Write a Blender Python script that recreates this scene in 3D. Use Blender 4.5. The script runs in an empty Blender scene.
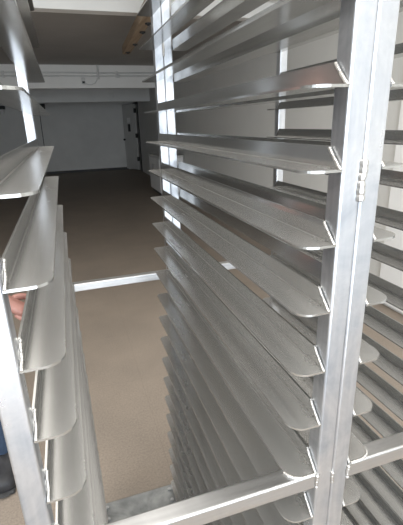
import bpy, bmesh, math, random
from mathutils import Vector, Matrix
random.seed(7)
scene = bpy.context.scene
COL = scene.collection
PI = math.pi

# ------------------------------------------------------------------ helpers
def link_mesh(name, bm, mat, parent=None, smooth=True, auto=35):
    bmesh.ops.recalc_face_normals(bm, faces=bm.faces)
    me = bpy.data.meshes.new(name)
    bm.to_mesh(me); bm.free()
    if mat: me.materials.append(mat)
    o = bpy.data.objects.new(name, me)
    COL.objects.link(o)
    if smooth:
        for p in me.polygons: p.use_smooth = True
        try: me.set_sharp_from_angle(angle=math.radians(auto))
        except Exception: pass
    if parent: o.parent = parent
    return o

def empty(name, loc):
    o = bpy.data.objects.new(name, None); COL.objects.link(o)
    o.location = loc; o.empty_display_size = 0.05
    return o

def tag(o, label, cat, group=None):
    o['label'] = label; o['category'] = cat
    if group: o['group'] = group
    return o

def struct(o):
    o['kind'] = 'structure'; return o

def box(bm, a, b, bev=0.0, seg=2, M=None):
    """axis-aligned box from corner a to corner b"""
    a = Vector(a); b = Vector(b)
    r = bmesh.ops.create_cube(bm, size=1.0)
    vs = r['verts']
    for v in vs:
        v.co = Vector(((a[i] + b[i]) / 2 + v.co[i] * (b[i] - a[i])) for i in range(3))
    if bev > 0:
        es = list({e for v in vs for e in v.link_edges})
        rr = bmesh.ops.bevel(bm, geom=es, offset=bev, segments=seg, profile=0.5, affect='EDGES')
        vs = list({v for f in rr['faces'] for v in f.verts} | {v for v in vs if v.is_valid})
    if M is not None:
        for v in vs: v.co = M @ v.co
    return vs

def cyl(bm, p, q, r1, r2=None, n=20, cap=True):
    p = Vector(p); q = Vector(q); d = q - p
    M = Matrix.Translation((p + q) / 2) @ d.to_track_quat('Z', 'Y').to_matrix().to_4x4()
    bmesh.ops.create_cone(bm, cap_ends=cap, segments=n, radius1=r1, radius2=r1 if r2 is None else r2,
                          depth=d.length, matrix=M)

def tube(bm, pts, r, n=10, radii=None):
    pts = [Vector(p) for p in pts]; rings = []
    up = None
    for i, p in enumerate(pts):
        t = (pts[min(i + 1, len(pts) - 1)] - pts[max(i - 1, 0)]).normalized()
        if up is None:
            up = t.orthogonal().normalized()
        up = (up - t * up.dot(t)).normalized(); s = t.cross(up)
        rr = radii[i] if radii else r
        rings.append([bm.verts.new(p + (up * math.cos(2 * PI * k / n) + s * math.sin(2 * PI * k / n)) * rr) for k in range(n)])
    for a, b in zip(rings, rings[1:]):
        for k in range(n):
            bm.faces.new((a[k], a[(k + 1) % n], b[(k + 1) % n], b[k]))
    bm.faces.new(list(reversed(rings[0]))); bm.faces.new(rings[-1])

def blob(bm, c, rx, ry, rz, u=10, v=7):
    r = bmesh.ops.create_uvsphere(bm, u_segments=u, v_segments=v, radius=1.0)
    for w in r['verts']:
        w.co = Vector((c[0] + w.co.x * rx, c[1] + w.co.y * ry, c[2] + w.co.z * rz))
    return r['verts']

def weld_bm(pts, r, step=0.004, rnd=None):
    """a rippled weld bead: one tube whose girth swells with every puddle"""
    rnd = rnd or random
    bm = bmesh.new(); pts = [Vector(p) for p in pts]; path = []; rad = []
    total = sum((b - a).length for a, b in zip(pts, pts[1:])); run = 0.0
    nb = max(2, int(total / step)); S = 6; nseg = nb * S
    gain = [rnd.uniform(.8, 1.12) for _ in range(nb + 1)]
    for i in range(nseg + 1):
        d = total * i / nseg; acc = 0.0
        for a, b in zip(pts, pts[1:]):
            l = (b - a).length
            if d <= acc + l + 1e-9:
                p = a.lerp(b, (d - acc) / l); break
            acc += l
        q = i % S / S; g = gain[i // S]; g = g + (gain[min(nb, i // S + 1)] - g) * q
        path.append(p + Vector((math.sin(i * 1.1 / S + g * 9) * r * .12, 0, 0)))
        rad.append(r * g * (0.84 + 0.16 * math.sin(PI * q)) * (0.6 if i in (0, nseg) else 1))
    tube(bm, path, r, 8, rad)
    return bm

# ------------------------------------------------------------------ materials
def new_mat(name):
    m = bpy.data.materials.new(name); m.use_nodes = True
    nt = m.node_tree; b = nt.nodes['Principled BSDF']
    return m, nt, b

def N(nt, t, **kw):
    n = nt.nodes.new(t)
    for k, v in kw.items():
        if k in n.inputs: n.inputs[k].default_value = v
        else: setattr(n, k, v)
    return n

def ramp(nt, stops):
    r = nt.nodes.new('ShaderNodeValToRGB'); cr = r.color_ramp
    cr.elements[0].position, cr.elements[0].color = stops[0][0], (*stops[0][1], 1)
    cr.elements[1].position, cr.elements[1].color = stops[-1][0], (*stops[-1][1], 1)
    for p, c in stops[1:-1]:
        e = cr.elements.new(p); e.color = (*c, 1)
    return r

def noise_mat(name, c1, c2, scale=(1, 1, 1), nscale=8, detail=4, rough=0.5, rough2=None, metal=0.0, bump=0.0,
              bscale=None, spec=0.5):
    m, nt, b = new_mat(name); L = nt.links.new
    tc = N(nt, 'ShaderNodeTexCoord'); mp = N(nt, 'ShaderNodeMapping'); mp.inputs['Scale'].default_value = scale
    L(tc.outputs['Object'], mp.inputs['Vector'])
    nz = N(nt, 'ShaderNodeTexNoise', Scale=nscale, Detail=detail, Roughness=0.6)
    L(mp.outputs['Vector'], nz.inputs['Vector'])
    rp = ramp(nt, [(0.3, c1), (0.7, c2)]); L(nz.outputs['Fac'], rp.inputs['Fac'])
    L(rp.outputs['Color'], b.inputs['Base Color'])
    b.inputs['Metallic'].default_value = metal
    b.inputs['Specular IOR Level'].default_value = spec
    if rough2 is None: b.inputs['Roughness'].default_value = rough
    else:
        mr = N(nt, 'ShaderNodeMapRange'); mr.inputs['To Min'].default_value = rough; mr.inputs['To Max'].default_value = rough2
        mr.inputs['From Min'].default_value = 0.3; mr.inputs['From Max'].default_value = 0.7
        L(nz.outputs['Fac'], mr.inputs['Value']); L(mr.outputs['Result'], b.inputs['Roughness'])
    if bump > 0:
        n2 = N(nt, 'ShaderNodeTexNoise', Scale=bscale or nscale * 4, Detail=3)
        L(mp.outputs['Vector'], n2.inputs['Vector'])
        bp = N(nt, 'ShaderNodeBump', Strength=bump, Distance=0.002)
        L(n2.outputs['Fac'], bp.inputs['Height']); L(bp.outputs['Normal'], b.inputs['Normal'])
    return m

def aluminium(name, c1, c2, rough, rough2, streak, smudge=0.0, bump=0.02, metal=1.0):
    """mill-finish aluminium: die lines along the extrusion, dull smudges"""
    m, nt, b = new_mat(name); L = nt.links.new
    tc = N(nt, 'ShaderNodeTexCoord'); mp = N(nt, 'ShaderNodeMapping'); mp.inputs['Scale'].default_value = streak
    L(tc.outputs['Object'], mp.inputs['Vector'])
    fine = N(nt, 'ShaderNodeTexNoise', Scale=30, Detail=1.5, Roughness=0.5); L(mp.outputs['Vector'], fine.inputs['Vector'])
    big = N(nt, 'ShaderNodeTexNoise', Scale=9, Detail=5, Roughness=0.65, Distortion=0.6); L(tc.outputs['Object'], big.inputs['Vector'])
    mx = N(nt, 'ShaderNodeMix', data_type='FLOAT'); mx.inputs[0].default_value = 0.35 + smudge
    L(fine.outputs['Fac'], mx.inputs[2]); L(big.outputs['Fac'], mx.inputs[3])
    rp = ramp(nt, [(0.35, c1), (0.62, c2)]); L(mx.outputs[0], rp.inputs['Fac'])
    L(rp.outputs['Color'], b.inputs['Base Color'])
    mr = N(nt, 'ShaderNodeMapRange'); mr.inputs['From Min'].default_value = 0.35; mr.inputs['From Max'].default_value = 0.65
    mr.inputs['To Min'].default_value = rough2; mr.inputs['To Max'].default_value = rough
    L(mx.outputs[0], mr.inputs['Value']); L(mr.outputs['Result'], b.inputs['Roughness'])
    b.inputs['Metallic'].default_value = metal
    bp = N(nt, 'ShaderNodeBump', Strength=bump, Distance=0.001); L(fine.outputs['Fac'], bp.inputs['Height'])
    L(bp.outputs['Normal'], b.inputs['Normal'])
    return m

M_post = aluminium('post_aluminium', (0.33, 0.345, 0.37), (0.60, 0.61, 0.63), 0.26, 0.42, (4, 4, 0.35), 0.42, 0.02, 0.9)
M_run = aluminium('runner_aluminium', (0.435, 0.435, 0.42), (0.49, 0.49, 0.475), 0.13, 0.19, (3, 0.04, 3), 0.3, 0.0, 0.86)
M_worn = aluminium('worn_shelf_aluminium', (0.465, 0.46, 0.445), (0.50, 0.495, 0.48), 0.24, 0.28, (3, 0.04, 3), 0.3, 0.0, 0.78)
M_crease = noise_mat('crease_line', (0.16, 0.155, 0.145), (0.24, 0.235, 0.22), scale=(1, .1, 1), nscale=40, rough=0.6)
M_bar = aluminium('bar_aluminium', (0.44, 0.44, 0.44), (0.58, 0.58, 0.58), 0.28, 0.42, (0.35, 4, 4), 0.2)
M_plate = aluminium('plate_aluminium', (0.24, 0.25, 0.25), (0.42, 0.43, 0.43), 0.4, 0.6, (1, 1, 1), 0.3)
M_weld = noise_mat('weld_metal', (0.42, 0.41, 0.39), (0.62, 0.61, 0.59), nscale=300, rough=0.4, metal=1.0)
M_wall = noise_mat('painted_wall', (0.66, 0.66, 0.64), (0.74, 0.74, 0.72), nscale=1.5, detail=5, rough=0.75)
M_rwall = noise_mat('beige_wall', (0.62, 0.62, 0.595), (0.67, 0.665, 0.64), nscale=1.2, detail=5, rough=0.8)
M_lwall = noise_mat('grey_wall', (0.20, 0.20, 0.195), (0.25, 0.25, 0.24), nscale=1.2, detail=5, rough=0.8)
M_white = noise_mat('white_paint', (0.80, 0.80, 0.79), (0.86, 0.86, 0.85), nscale=2, rough=0.6)
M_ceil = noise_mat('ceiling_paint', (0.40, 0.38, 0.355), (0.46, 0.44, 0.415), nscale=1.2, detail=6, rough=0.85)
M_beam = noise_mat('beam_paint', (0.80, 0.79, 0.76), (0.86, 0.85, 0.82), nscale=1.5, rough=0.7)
M_base = noise_mat('dark_base_and_gap', (0.05, 0.05, 0.05), (0.08, 0.08, 0.08), nscale=6, rough=0.6)
M_door = noise_mat('grey_door_paint', (0.56, 0.56, 0.54), (0.62, 0.62, 0.60), nscale=2, rough=0.5)
M_black = noise_mat('black_plastic', (0.012, 0.012, 0.013), (0.03, 0.03, 0.03), nscale=20, rough=0.5)
M_pipe = noise_mat('painted_conduit', (0.62, 0.62, 0.60), (0.72, 0.72, 0.70), nscale=6, rough=0.5)
M_rubber = noise_mat('caster_rubber', (0.03, 0.03, 0.03), (0.06, 0.06, 0.06), nscale=20, rough=0.6)
M_zinc = noise_mat('zinc_steel', (0.45, 0.46, 0.47), (0.62, 0.62, 0.63), nscale=15, rough=0.35, metal=1.0)
M_skin = noise_mat('skin', (0.25, 0.115, 0.092), (0.33, 0.165, 0.135), nscale=25, rough=0.5, bump=0.2)
M_jean = noise_mat('denim', (0.015, 0.028, 0.055), (0.035, 0.06, 0.105), scale=(1, 1, 0.4), nscale=60, rough=0.9, bump=0.3)
M_shirt = noise_mat('dark_shirt_cloth', (0.03, 0.03, 0.035), (0.06, 0.06, 0.065), nscale=40, rough=0.9)
M_shoe = noise_mat('shoe_black', (0.012, 0.012, 0.014), (0.03, 0.03, 0.033), nscale=30, rough=0.55)
M_sole = noise_mat('shoe_sole', (0.02, 0.02, 0.02), (0.04, 0.04, 0.04), nscale=30, rough=0.7)
M_hair = noise_mat('hair', (0.02, 0.014, 0.01), (0.045, 0.03, 0.02), scale=(1, 1, 0.2), nscale=60, rough=0.6)
M_eye = noise_mat('eye_white', (0.7, 0.68, 0.65), (0.75, 0.74, 0.72), nscale=10, rough=0.2)
M_lip = noise_mat('lip', (0.42, 0.13, 0.11), (0.48, 0.17, 0.14), nscale=20, rough=0.45)

def floor_mat():
    m, nt, b = new_mat('vinyl_floor'); L = nt.links.new
    tc = N(nt, 'ShaderNodeTexCoord')
    n1 = N(nt, 'ShaderNodeTexNoise', Scale=110, Detail=5, Roughness=0.75); L(tc.outputs['Object'], n1.inputs['Vector'])
    n2 = N(nt, 'ShaderNodeTexNoise', Scale=2.2, Detail=6, Roughness=0.6); L(tc.outputs['Object'], n2.inputs['Vector'])
    r1 = ramp(nt, [(0.3, (0.23, 0.192, 0.158)), (0.7, (0.36, 0.308, 0.258))]); L(n1.outputs['Fac'], r1.inputs['Fac'])
    r2 = ramp(nt, [(0.3, (0.80, 0.80, 0.80)), (0.7, (1.0, 0.98, 0.96))]); L(n2.outputs['Fac'], r2.inputs['Fac'])
    mul = N(nt, 'ShaderNodeMix', data_type='RGBA', blend_type='MULTIPLY'); mul.inputs[0].default_value = 1.0
    L(r1.outputs['Color'], mul.inputs[6]); L(r2.outputs['Color'], mul.inputs[7])
    br = N(nt, 'ShaderNodeTexBrick'); br.offset = 0.0
    br.inputs['Scale'].default_value = 1.0; br.inputs['Brick Width'].default_value = 0.61; br.inputs['Row Height'].default_value = 0.61
    br.inputs['Mortar Size'].default_value = 0.0015; br.inputs['Mortar Smooth'].default_value = 0.6
    br.inputs['Color1'].default_value = (1, 1, 1, 1); br.inputs['Color2'].default_value = (0.985, 0.985, 0.985, 1)
    br.inputs['Mortar'].default_value = (0.85, 0.85, 0.85, 1)
    L(tc.outputs['Object'], br.inputs['Vector'])
    m2 = N(nt, 'ShaderNodeMix', data_type='RGBA', blend_type='MULTIPLY'); m2.inputs[0].default_value = 1.0
    L(mul.outputs[2], m2.inputs[6]); L(br.outputs['Color'], m2.inputs[7])
    L(m2.outputs[2], b.inputs['Base Color'])
    mr = N(nt, 'ShaderNodeMapRange'); mr.inputs['To Min'].default_value = 0.5; mr.inputs['To Max'].default_value = 0.65
    L(n2.outputs['Fac'], mr.inputs['Value']); L(mr.outputs['Result'], b.inputs['Roughness'])
    b.inputs['Specular IOR Level'].default_value = 0.25
    return m
M_floor = floor_mat()

def wood_mat():
    m, nt, b = new_mat('rough_timber'); L = nt.links.new
    tc = N(nt, 'ShaderNodeTexCoord'); mp = N(nt, 'ShaderNodeMapping'); mp.inputs['Scale'].default_value = (30, 1.2, 30)
    L(tc.outputs['Object'], mp.inputs['Vector'])
    nz = N(nt, 'ShaderNodeTexNoise', Scale=1.5, Detail=6, Roughness=0.65, Distortion=0.8); L(mp.outputs['Vector'], nz.inputs['Vector'])
    rp = ramp(nt, [(0.25, (0.20, 0.14, 0.09)), (0.5, (0.36, 0.265, 0.18)), (0.75, (0.46, 0.36, 0.25))])
    L(nz.outputs['Fac'], rp.inputs['Fac']); L(rp.outputs['Color'], b.inputs['Base Color'])
    b.inputs['Roughness'].default_value = 0.75
    return m
M_wood = wood_mat()

# ------------------------------------------------------------------ the room
# metres; X across the rack, Y into the depth of the room, Z up from the floor
XL, XR, YN, YF = -4.2, 2.15, -2.6, 14.4
HC, HR = 2.67, 2.24       # main ceiling, lower ceiling of the far recess
YB = 8.87                 # where the recess begins
def slab(name, a, b, mat, bev=0.0):
    bm = bmesh.new(); box(bm, a, b, bev); return struct(link_mesh(name, bm, mat, smooth=False))
slab('floor', (XL - .2, YN - .2, -.1), (XR + .2, YF + .2, 0), M_floor)
slab('wall_far', (XL - .2, YF, 0), (XR + .2, YF + .2, HC + .1), M_wall)
slab('wall_right', (XR, YN, 0), (XR + .2, YF, HC + .1), M_rwall)
slab('wall_left', (XL - .2, YN, 0), (XL, YF, HC + .1), M_lwall)
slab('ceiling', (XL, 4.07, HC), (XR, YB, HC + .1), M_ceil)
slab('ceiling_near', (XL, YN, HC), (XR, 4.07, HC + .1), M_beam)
# front wall with a wide loading opening (behind the photographer)
OX0, OX1, OX2, OX3, OH = -4.0, -2.0, -1.2, 1.25, 2.5
bm = bmesh.new()
box(bm, (XL - .2, YN - .2, 0), (OX0, YN, HC + .1)); box(bm, (OX1, YN - .2, 0), (OX2, YN, HC + .1)); box(bm, (OX3, YN - .2, 0), (XR + .2, YN, HC + .1))
box(bm, (OX0, YN - .2, OH), (OX1, YN, HC + .1)); box(bm, (OX2, YN - .2, OH), (OX3, YN, HC + .1))
struct(link_mesh('wall_near', bm, M_white, smooth=False))
# lowered far bay: face beam and its flat soffit
slab('trim_1', (XL, YB, HR), (XR, YB + .15, HC + .1), M_beam)
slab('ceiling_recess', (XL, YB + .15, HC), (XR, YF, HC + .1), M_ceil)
slab('trim_4', (XL, 11.5, 2.105), (XR, 11.65, HC), M_wall)
slab('trim_2', (XL, 4.0, 2.52), (XR, 4.14, HC), M_beam, .004)
slab('baseboard_far', (XL, YF - .015, 0), (1.82, YF, .085), M_base)
slab('baseboard_right', (XR - .012, 2.25, 0), (XR, 12.9, .08), M_rwall)

# flush white panel on the right wall beside the rack, lighter than the wall beyond
d2 = slab('white_panel', (XR - .03, -.1, .03), (XR, 2.2, 2.3), M_white, .003)

# grey door standing ajar at the far end
def far_door():
    hx, hy = 2.10, 13.62
    lx, ly = 1.80, 14.36
    w = math.hypot(lx - hx, ly - hy); ang = math.atan2(ly - hy, lx - hx)
    M = Matrix.Translation((hx, hy, 0)) @ Matrix.Rotation(ang, 4, 'Z')
    bm = bmesh.new(); box(bm, (0, 0, .04), (w, .045, 2.13), .003, M=M)
    d = struct(link_mesh('door_1', bm, M_door, smooth=False))
    bm = bmesh.new(); c = M @ Vector((w - .07, .06, 1.02)); cyl(bm, M @ Vector((w - .07, .04, 1.02)), M @ Vector((w - .07, .075, 1.02)), .018)
    blob(bm, M @ Vector((w - .07, .095, 1.02)), .035, .035, .035, 14, 10)
    link_mesh('door_knob', bm, M_black, d)
    for z in (.40, 1.15, 1.93):
        bm = bmesh.new(); box(bm, (-.035, .01, z - .07), (.03, .075, z + .07), .006, M=M); link_mesh('hinge', bm, M_black, d)
    bm = bmesh.new(); box(bm, (w * .44, .044, 1.28), (w * .62, .056, 1.52), .003, M=M); link_mesh('door_sign', bm, M_black, d)
    bm = bmesh.new(); box(bm, (w * .42, .044, 1.56), (w * .66, .048, 1.72), .001, M=M); link_mesh('door_notice', bm, M_white, d)
    # dark-coloured strips stand in for the shaded doorway gap behind the hinge side
    bm = bmesh.new(); box(bm, (XR - .02, 13.45, 0), (XR, 13.58, 2.16), .003); box(bm, (XR - .02, 13.45, 2.12), (XR, 14.38, 2.2), .003)
    struct(link_mesh('doorway_gap_shade', bm, M_base, smooth=False))
far_door()

# ------------------------------------------------------------------ things on walls and ceiling
def conduit(z, label):
    bm = bmesh.new(); tube(bm, [(XL + .02, YB - .017, z), (XR - .02, YB - .017, z)], .016, 12)
    o = link_mesh('conduit', bm, M_pipe); tag(o, label, 'pipe')
    for x in (-1.2, .96, 1.9):
        bm = bmesh.new(); box(bm, (x - .02, YB - .038, z - .03), (x + .02, YB, z + .03), .004); link_mesh('strap', bm, M_pipe, o)
    return o
conduit(2.525, 'upper of the two long conduits running along the white far beam')
lc = conduit(2.462, 'lower of the two long conduits running along the white far beam')
bm = bmesh.new(); box(bm, (.915, YB - .05, 2.434), (1.01, YB - .034, 2.492), .006); cyl(bm, (.962, YB - .048, 2.463), (.962, YB - .075, 2.463), .02)
link_mesh('coupling', bm, M_pipe, lc)
jb = empty('junction_box', (.272, YB, 2.37)); tag(jb, 'small white junction box under the conduits with a drooping cable loop', 'electrical box')
bm = bmesh.new(); box(bm, (-.035, -.06, -.06), (.035, 0, .06), .006); link_mesh('box_body', bm, M_pipe, jb)
bm = bmesh.new(); box(bm, (-.025, -.068, -.045), (.025, -.058, -.005), .003); link_mesh('socket', bm, M_black, jb)
bm = bmesh.new(); tube(bm, [(.02, -.03, -.02), (.08, -.03, -.065), (.15, -.03, -.07), (.23, -.03, -.04), (.27, -.03, .02), (.275, -.03, .05)], .008, 8)
link_mesh('cable', bm, M_pipe, jb)
bm = bmesh.new(); tube(bm, [(.575, YB - .05, 2.40), (.575, YB - .05, HC)], .018, 12)
tag(link_mesh('conduit_drop', bm, M_pipe), 'short vertical conduit dropping from the ceiling down the far beam', 'pipe')
vt = empty('wall_bracket', (1.12, 11.5, 2.28)); tag(vt, 'small twin prong bracket on the grey far header, left of the door', 'bracket')
bm = bmesh.new(); box(bm, (-.05, -.03, -.012), (.05, 0, .03), .003); link_mesh('bracket_plate', bm, M_pipe, vt)
for x in (-.03, .03):
    bm = bmesh.new(); cyl(bm, (x, -.018, -.01), (x, -.018, -.085), .008, n=10); link_mesh('prong', bm, M_pipe, vt)
# dark fixtures on the far wall, top left, with a cable running down from one
fx = empty('wall_fixture', (-.77, YF, 2.14)); tag(fx, 'dark wall fixture high on the far wall with a cable hanging down', 'wall fixture')
bm = bmesh.new(); box(bm, (-.13, -.12, -.09), (.09, 0, .07), .015); link_mesh('fixture_body', bm, M_black, fx)
bm = bmesh.new(); tube(bm, [(-.10, -.02, -.08), (-.115, -.012, -.7), (-.12, -.012, -1.4)], .011, 8); link_mesh('cable', bm, M_base, fx)
f2 = empty('wall_light', (-1.96, YF, 2.07)); tag(f2, 'dark and white fitting on the far wall behind the left posts', 'wall light')
bm = bmesh.new(); box(bm, (-.1, -.1, 0), (.1, 0, .1), .01); link_mesh('fixture_body', bm, M_black, f2)
bm = bmesh.new(); cyl(bm, (0, -.06, 0), (0, -.06, -.14), .06, .05); link_mesh('lamp_shade', bm, M_white, f2)

# timber under the near beam
def timber():
    o = empty('timber_batten', (.615, 4.07, 2.42))
    tag(o, 'rough brown timber batten with dark bolt holes fixed under the ceiling beam', 'timber')
    ang = -math.atan2(.660 - .565, 5.70 - 3.75)
    R = Matrix.Rotation(ang, 4, 'Z')
    bm = bmesh.new(); box(bm, (-.05, -1.2, 0), (.05, 1.70, .10), .004, M=R); link_mesh('batten', bm, M_wood, o, smooth=False)
    for y, x in ((-.15, .028), (.24, .026), (.93, .03), (1.5, .0)):
        bm = bmesh.new(); p = R @ Vector((x, y, 0)); cyl(bm, p + Vector((0, 0, -.012)), p + Vector((0, 0, .02)), .030, n=14)
        cyl(bm, p + Vector((0, 0, -.022)), p + Vector((0, 0, -.010)), .013, n=6)
        link_mesh('bolt', bm, M_black, o)
timber()

# low white cabinet along the right wall, seen past the rear of the rack
def cabinet():
    o = empty('storage_cabinet', (1.87, 8.75, 0)); tag(o, 'low white cabinet against the right wall, half hidden behind the rack', 'cabinet')
    bm = bmesh.new(); box(bm, (-.26, -.55, .07), (.25, .55, .82), .006); link_mesh('cabinet_body', bm, M_white, o, smooth=False)
    bm = bmesh.new(); box(bm, (-.29, -.58, .82), (.25, .58, .86), .006); link_mesh('cabinet_top', bm, M_door, o, smooth=False)
    bm = bmesh.new(); box(bm, (-.23, -.53, 0), (.25, .53, .07)); link_mesh('plinth', bm, M_base, o, smooth=False)
    for y0, y1 in ((-.54, -.005), (.005, .54)):
        bm = bmesh.new(); box(bm, (-.28, y0, .09), (-.26, y1, .80), .004); d = link_mesh('door', bm, M_white, o, smooth=False)
        yh = y1 - .06 if y0 < -.1 else y0 + .06
        bm = bmesh.new(); tube(bm, [(-.28, yh, .5), (-.31, yh, .5), (-.31, yh, .66), (-.28, yh, .66)], .006, 8); link_mesh('handle', bm, M_zinc, d)
cabinet()

# ------------------------------------------------------------------ the aluminium rack
T, W, D, H, V, TH = .0254, .340, .888, .042, .0254, .0028
PITCH, Z1 = .08199, 1.47             # runner spacing; shelf level just below the eye
ZTOP, ZBOT = 2.03, .126
zk = lambda k: Z1 + (1 - k) * PITCH
rack = empty('bakery_rack', (.0254, D / 2, 0))
tag(rack, 'double bay aluminium bakery tray rack with angle runners on square welded posts', 'rack')
OFF = Vector((-.0254, -D / 2, 0))
def part(name, bm, mat, parent=rack, smooth=True):
    if parent is rack:
        for v in bm.verts: v.co += OFF
    return link_mesh(name, bm, mat, parent, smooth)

post_x = [(-W - T, -W), (0, T), (T, 2 * T), (2 * T + W, 3 * T + W)]
for x0, x1 in post_x:
    for y0 in (0, D - T):
        bm = bmesh.new(); box(bm, (x0, y0, ZBOT), (x1, y0 + T, ZTOP), .0028, 3)
        part('post', bm, M_post, smooth=False)
bays = [(-W, 0), (2 * T, 2 * T + W)]
ZBAR = zk(6)
for x0, x1 in bays:
    for y0 in (0, D - T):
        bm = bmesh.new(); box(bm, (x0, y0, ZBAR - T), (x1, y0 + T, ZBAR - .0004), .0026, 3); part('crossbar', bm, M_bar, smooth=False)
        bm = bmesh.new(); box(bm, (x0, y0, ZTOP - T), (x1, y0 + T, ZTOP), .0026, 3); part('top_bar', bm, M_bar, smooth=False)
# base: broad plates front and rear, side rails between them
for y0, y1 in ((0, .10), (D - .10, D)):
    bm = bmesh.new(); box(bm, (-W - T, y0, ZBOT - .022), (3 * T + W, y1, ZBOT), .003, 2); bp = part('base_plate', bm, M_plate, smooth=False)
    for cx in (-W + .045, -.05, 2 * T + .05, 2 * T + W - .045):
        for dy in (.025, .075):
            bm = bmesh.new(); cyl(bm, (cx, y0 + dy, ZBOT - .002), (cx, y0 + dy, ZBOT + .006), .007, n=6)
            for v in bm.verts: v.co += OFF
            link_mesh('bolt', bm, M_zinc, bp)
for x0, x1 in ((-W - T, -W), (.0127, .0381), (2 * T + W, 3 * T + W)):
    bm = bmesh.new(); box(bm, (x0, .10, ZBOT - T), (x1, D - .10, ZBOT), .0026, 2); part('side_rail', bm, M_bar, smooth=False)
    bm = bmesh.new(); box(bm, (x0, T, ZTOP - T), (x1, D - T, ZTOP), .0026, 2); part('side_rail', bm, M_bar, smooth=False)
for cx in (-W + .03, 2 * T + W - .03):
    for cy in (.05, D - .05):
        bm = bmesh.new()
        box(bm, (cx - .03, cy - .03, ZBOT - .027), (cx + .03, cy + .03, ZBOT - .022), .001)
        box(bm, (cx - .020, cy - .02, .045), (cx - .0165, cy + .02, ZBOT - .026), .001)
        box(bm, (cx + .0165, cy - .02, .045), (cx + .020, cy + .02, ZBOT - .026), .001)
        cyl(bm, (cx - .024, cy, .05), (cx + .024, cy, .05), .006, n=10)
        c = part('caster', bm, M_zinc)
        bm = bmesh.new(); cyl(bm, (cx - .0145, cy, .0495), (cx + .0145, cy, .0495), .049, n=28)
        for v in bm.verts: v.co += OFF
        link_mesh('wheel', bm, M_rubber, c)

# runners: one angle section, flange towards +X (s=+1) or -X (s=-1)
def runner_bm(s):
    bm = bmesh.new()
    R, r = .021, .014; ye = D - .016
    # horizontal flange outline (plan), rounded outer corners
    pts = [(0, 0)]
    pts += [(H - R + R * math.sin(a), R - R * math.cos(a)) for a in [i * PI / 2 / 9 for i in range(10)]]
    pts += [(H - r + r * math.cos(a), ye - r + r * math.sin(a)) for a in [i * PI / 2 / 5 for i in range(6)]]
    pts += [(0, ye)]
    lo = [bm.verts.new((s * x, y, 0)) for x, y in pts]; hi = [bm.verts.new((s * x, y, TH)) for x, y in pts]
    bm.faces.new(lo); bm.faces.new(hi).material_index = 2
    n = len(pts)
    for i in range(n): bm.faces.new((lo[i], lo[(i + 1) % n], hi[(i + 1) % n], hi[i]))
    # upright flange against the posts, ends cut on the slant
    prof = [(.001, TH * .5), (.0245, V), (ye - .02, V), (ye - .001, TH * .5)]
    a = [bm.verts.new((s * .0002, y, z)) for y, z in prof]; b = [bm.verts.new((s * TH, y, z)) for y, z in prof]
    bm.faces.new(a); bm.faces.new(b)
    for i in range(4): bm.faces.new((a[i], a[(i + 1) % 4], b[(i + 1) % 4], b[i]))
    # thin darker line set along the inner angle
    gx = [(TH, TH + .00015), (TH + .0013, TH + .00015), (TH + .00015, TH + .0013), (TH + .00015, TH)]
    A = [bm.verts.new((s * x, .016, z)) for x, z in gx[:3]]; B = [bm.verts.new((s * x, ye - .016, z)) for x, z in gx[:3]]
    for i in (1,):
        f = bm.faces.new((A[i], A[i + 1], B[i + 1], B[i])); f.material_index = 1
    return bm
def runner_weld(s):
    rn = random.Random(5)
    bm = weld_bm([(s * .002, -.0002, .002), (s * .0024, .010, .0115), (s * .0024, .0225, .0245)], .0019, .0030, rn)
    return bm
cols = [(-W, 1), (0, -1), (2 * T, 1), (2 * T + W, -1)]
proto = {}
for s in (1, -1):
    ro = link_mesh('runner', runner_bm(s), M_run, rack, smooth=False); ro.data.materials.append(M_crease); ro.data.materials.append(M_worn)
    wo = link_mesh('weld', runner_weld(s), M_weld, ro)
    proto[s] = [ro, wo, False]
for xc, s in cols:
    for k in range(-4, 18):
        ro, wo, used = proto[s]
        if used:
            r2 = ro.copy(); COL.objects.link(r2); r2.parent = rack
            w2 = wo.copy(); COL.objects.link(w2); w2.parent = r2
        else:
            r2 = ro; proto[s][2] = True
        r2.location = Vector((xc, 0, zk(k))) + OFF
# weld beads on the posts and bars
def weld(pts, r, step=.004):
    part('weld', weld_bm(pts, r, step, random.Random(len(rack.children))), M_weld)
def zs(z0, z1): return [(T, -.0005, z0), (T, -.0005, z1)]
weld(zs(1.437, 1.482), .0052, .0065)
weld(zs(ZBAR - .024, ZBAR - .004), .0034)
weld([(2 * T, -.0005, ZBAR - .024), (2 * T, -.0005, ZBAR - .001)], .0034)
weld([(0, -.0005, ZBAR - .024), (0, -.0005, ZBAR - .001)], .003)
weld([(-W, -.0005, ZBAR - .024), (-W, -.0005, ZBAR - .001)], .003)
weld([(T, D + .0005, 1.40), (T, D + .0005, 1.44)], .004)
weld([(T, D - T - .0005, 1.70), (T, D - T - .0005, 1.735)], .0036)
# curved beads where the mid-height runners sit on the crossbar
def arc(xc, s):
    R = .021
    return [(xc + s * x, y, ZBAR + .0012) for x, y in [(.004, -.0005), (H - R, -.0005)] +
            [(H - R + R * math.sin(a), R - R * math.cos(a)) for a in (.35, .7, 1.05, 1.4)]]
for xc, s in cols: weld(arc(xc, s), .0026, .003)

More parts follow.
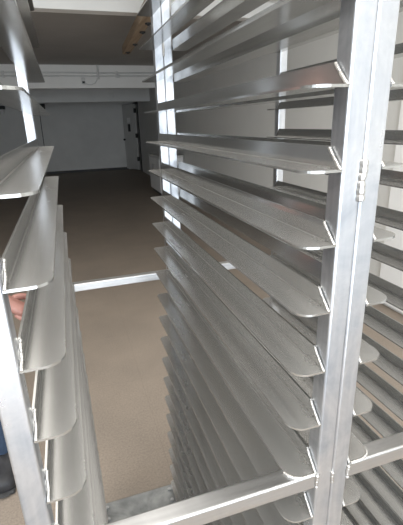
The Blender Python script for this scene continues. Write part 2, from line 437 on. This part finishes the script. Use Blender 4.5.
# ------------------------------------------------------------------ person behind the left of the rack
def skin_obj(name, verts, edges, radii, mat, parent, sub=2, root=0):
    me = bpy.data.meshes.new(name); me.from_pydata([Vector(v) for v in verts], edges, [])
    o = bpy.data.objects.new(name, me); COL.objects.link(o); o.parent = parent
    bpy.context.view_layer.objects.active = o
    md = o.modifiers.new('Skin', 'SKIN'); md.use_smooth_shade = True
    for i, r in enumerate(radii):
        d = me.skin_vertices[0].data[i]
        d.radius = (r, r) if not isinstance(r, tuple) else r
        d.use_root = (i == root)
    sb = o.modifiers.new('Subsurf', 'SUBSURF'); sb.levels = sub; sb.render_levels = sub
    me.materials.append(mat)
    # bake so that the mesh is plain
    dg = bpy.context.evaluated_depsgraph_get()
    ev = o.evaluated_get(dg); nm = bpy.data.meshes.new_from_object(ev)
    o.modifiers.clear(); o.data = nm
    for p in nm.polygons: p.use_smooth = True
    if not nm.materials: nm.materials.append(mat)
    return o
def person():
    P0 = Vector((-.865, 1.40, 0))
    root = empty('person', P0); tag(root, 'person in jeans and dark shoes behind the left side, hand beside the rack', 'person')
    # local coordinates: faces -Y, own left is +X
    hand_c = Vector((.375, -.40, .955))          # left hand near the rack
    V_ = []; E_ = []; R_ = []
    def add(p, r, par=None):
        V_.append(Vector(p)); R_.append(r); i = len(V_) - 1
        if par is not None: E_.append((par, i))
        return i
    pel = add((0, 0, .93), (.15, .11)); bel = add((0, -.01, 1.08), (.14, .105), pel); che = add((0, 0, 1.27), (.155, .11), bel)
    upc = add((0, .005, 1.40), (.12, .085), che); nk = add((0, 0, 1.49), .055, upc); nk2 = add((0, -.01, 1.55), .052, nk)
    jaw = add((0, -.03, 1.60), (.062, .07), nk2); hd = add((0, -.02, 1.67), (.074, .092), jaw); cr = add((0, -.01, 1.735), (.06, .07), hd)
    # left arm to the rack
    sl = add((.17, 0, 1.40), .058, upc); el = add((.215, -.15, 1.13), .050, sl)
    wl = add((.305, -.37, .995), .027, el); pl = add(hand_c, (.046, .024), wl)
    add(hand_c + (hand_c - V_[wl]).normalized() * .045, (.046, .018), pl)
    # right arm hanging
    sr = add((-.17, 0, 1.40), .058, upc); er = add((-.24, .02, 1.12), .050, sr); wr = add((-.25, -.05, .88), .031, er); pr = add((-.25, -.07, .80), (.046, .024), wr)
    add((-.25, -.08, .757), (.046, .018), pr)
    # legs
    for sx, fy in ((1, -.02), (-1, .06)):
        hp = add((sx * .09, 0, .88), .09, pel); kn = add((sx * .115, fy - .02, .50), .060, hp); an = add((sx * .13, fy, .11), .032, kn)
        add((sx * .14, fy - .10, .045), .026, an)
    body = skin_obj('body', V_, E_, R_, M_skin, root)
    # fingers as chains rooted in the palms, joined into the body mesh afterwards
    fm = []
    def fingers(c, wrist, across, curl, thumb_side):
        f = (Vector(c) - Vector(wrist)).normalized(); a = Vector(across); a = (a - f * a.dot(f)).normalized(); n = f.cross(a) * curl
        for i, (off, ln) in enumerate(((-.027, .068), (-.009, .078), (.009, .073), (.026, .058))):
            b0 = Vector(c) + a * off + f * .005
            k1 = Vector(c) + a * off * 1.08 + f * .042
            k2 = k1 + (f * .85 + n * .5).normalized() * ln * .45
            k3 = k2 + (f * .35 + n * .95).normalized() * ln * .33
            k4 = k3 + (f * -.1 + n * 1.0).normalized() * ln * .25
            fm.append(skin_obj('finger', [b0, k1, k2, k3, k4], [(0, 1), (1, 2), (2, 3), (3, 4)], [.010, .0095, .009, .008, .0065], M_skin, root, 2))
        t0 = Vector(c) + a * thumb_side * .02 - f * .035
        t1 = t0 + a * thumb_side * .032 + f * .022 + n * .008; t2 = t1 + (f * .9 + a * thumb_side * .35 + n * .4).normalized() * .034
        t3 = t2 + (f * .9 + n * .5).normalized() * .026
        fm.append(skin_obj('thumb', [t0, t1, t2, t3], [(0, 1), (1, 2), (2, 3)], [.014, .012, .0105, .008], M_skin, root, 2))
    fingers(hand_c, V_[wl], (.3, -.7, -.6), 1, -1)
    fingers(V_[pr], V_[wr], (0, 1, 0), 1, -1)
    # skull, face relief and ears into the body
    bm = bmesh.new(); bm.from_mesh(body.data)
    for v in blob(bm, (0, -.012, 1.668), .076, .097, .112, 32, 24):
        k = max(0.0, (1.66 - v.co.z) / .11)                       # narrow towards the chin
        v.co.x *= 1 - .28 * k; v.co.y = v.co.y * (1 - .22 * k) - .022 * k
        if abs(v.co.z - 1.683) < .02 and v.co.y < -.06 and .012 < abs(v.co.x) < .055: v.co.y += .010
    for o in fm:
        bm.from_mesh(o.data); me = o.data; bpy.data.objects.remove(o); bpy.data.meshes.remove(me)
    tube(bm, [(0, -.100, 1.69), (0, -.112, 1.665), (0, -.122, 1.647), (0, -.106, 1.636)], .01, 8, [.007, .009, .013, .009])
    for sx in (-1, 1): blob(bm, (sx * .079, -.005, 1.665), .010, .020, .032)
    blob(bm, (0, -.085, 1.578), .024, .018, .016)
    bm.to_mesh(body.data); bm.free()
    for p in body.data.polygons: p.use_smooth = True
    for sx in (-1, 1):
        bm = bmesh.new(); blob(bm, (sx * .031, -.086, 1.683), .013, .010, .008, 14, 10); e = link_mesh('eye', bm, M_eye, root)
        bm = bmesh.new(); blob(bm, (sx * .031, -.0945, 1.683), .005, .003, .005); link_mesh('iris', bm, M_black, e)
    bm = bmesh.new(); blob(bm, (0, -.103, 1.608), .022, .008, .006); link_mesh('mouth', bm, M_lip, root)
    # hair cap
    bm = bmesh.new(); vs = blob(bm, (0, .000, 1.688), .084, .106, .104, 32, 24)
    dele = [v for v in vs if v.co.z < 1.60 + max(0, -v.co.y + .03) * 1.1]
    bmesh.ops.delete(bm, geom=dele, context='VERTS'); h = link_mesh('hair', bm, M_hair, root)
    # clothes
    sv = [(0, 0, .82), (0, -.01, 1.06), (0, 0, 1.27), (0, .005, 1.40), (0, 0, 1.485), (.17, 0, 1.40), (.225, -.015, 1.26), (-.17, 0, 1.40), (-.21, .01, 1.25)]
    skin_obj('shirt', sv, [(0, 1), (1, 2), (2, 3), (3, 4), (3, 5), (5, 6), (3, 7), (7, 8)],
             [(.195, .158), (.175, .14), (.185, .138), (.15, .11), .085, .085, .078, .085, .078], M_shirt, root)
    jv = [(0, 0, 1.02), (0, 0, .90)]; je = [(0, 1)]; jr = [(.155, .116), (.165, .128)]
    for sx, fy in ((1, -.02), (-1, .06)):
        i = len(jv); jv += [(sx * .095, 0, .82), (sx * .115, fy - .02, .50), (sx * .128, fy - .005, .28), (sx * .132, fy + .005, .005)]
        je += [(1, i), (i, i + 1), (i + 1, i + 2), (i + 2, i + 3)]; jr += [.098, .076, .068, .066]
    skin_obj('jeans', jv, je, jr, M_jean, root)
    for sx, fy in ((1, -.02), (-1, .06)):
        x = sx * .145
        bm = bmesh.new(); box(bm, (x - .046, fy - .20, 0), (x + .046, fy + .085, .022), .01, 3); blob(bm, (x, fy - .155, .012), .05, .06, .012, 16, 8)
        for v in bm.verts: v.co.z = max(v.co.z, 0)
        sole = bm
        sh = skin_obj('shoe', [(x, fy + .045, .055), (x, fy - .005, .065), (x, fy - .09, .05), (x, fy - .205, .040), (x - sx * .012, fy + .01, .10)],
                      [(0, 1), (1, 2), (2, 3), (1, 4)], [(.054, .056), (.056, .064), (.060, .050), (.058, .042), .056], M_shoe, root)
        for v in sh.data.vertices: v.co.z = max(v.co.z, .012)
        link_mesh('sole', sole, M_sole, sh)
person()

# ------------------------------------------------------------------ light: daylight through the loading opening
w = bpy.data.worlds.new('World'); scene.world = w; w.use_nodes = True
bg = w.node_tree.nodes['Background']; bg.inputs[0].default_value = (0.75, 0.85, 1.0, 1); bg.inputs[1].default_value = 1.0
def area(name, loc, rot, sx, sy, power, col):
    l = bpy.data.lights.new(name, 'AREA'); l.shape = 'RECTANGLE'; l.size = sx; l.size_y = sy; l.energy = power; l.color = col
    o = bpy.data.objects.new(name, l); COL.objects.link(o); o.location = loc; o.rotation_euler = rot
    return o
for a, b in ((OX0, OX1), (OX2, OX3)):
    area('daylight_opening', ((a + b) / 2, YN - .25, OH / 2), (PI / 2, 0, 0), b - a, OH, 5.2 * PI * (b - a) * OH, (0.84, 0.92, 1.0))
area('ceiling_light', (-.4, -.9, HC - .03), (0, 0, 0), 4.0, 2.2, 110, (1.0, 0.97, 0.92))
area('ceiling_light', (-1.2, 1.3, HC - .03), (0, 0, 0), 5.0, 2.2, 70, (1.0, 0.97, 0.92))

# ------------------------------------------------------------------ camera
cam = bpy.data.cameras.new('camera'); co = bpy.data.objects.new('camera', cam); COL.objects.link(co)
cam.sensor_fit = 'HORIZONTAL'; cam.sensor_width = 36.0; cam.lens = 36.0 * 402.95 / 403.0; cam.clip_start = 0.02
Rv = Vector((0.94918411, -0.31329289, -0.0299516)); Uv = Vector((0.13027566, 0.30448924, 0.94356481)); Fv = Vector((0.2864922, 0.89951869, -0.32983078))
Mx = Matrix((( Rv.x, Uv.x, -Fv.x, -.272725), (Rv.y, Uv.y, -Fv.y, -.3617546), (Rv.z, Uv.z, -Fv.z, 1.47 + .05428), (0, 0, 0, 1)))
co.matrix_world = Mx
scene.camera = co

scene.cycles.use_denoising = True
scene.cycles.max_bounces = 12
scene.cycles.diffuse_bounces = 6
scene.cycles.sample_clamp_indirect = 8
vs = scene.view_settings
vs.view_transform = 'Standard'; vs.look = 'None'; vs.gamma = 1.0; vs.use_curve_mapping = False
vs.exposure = 0.16
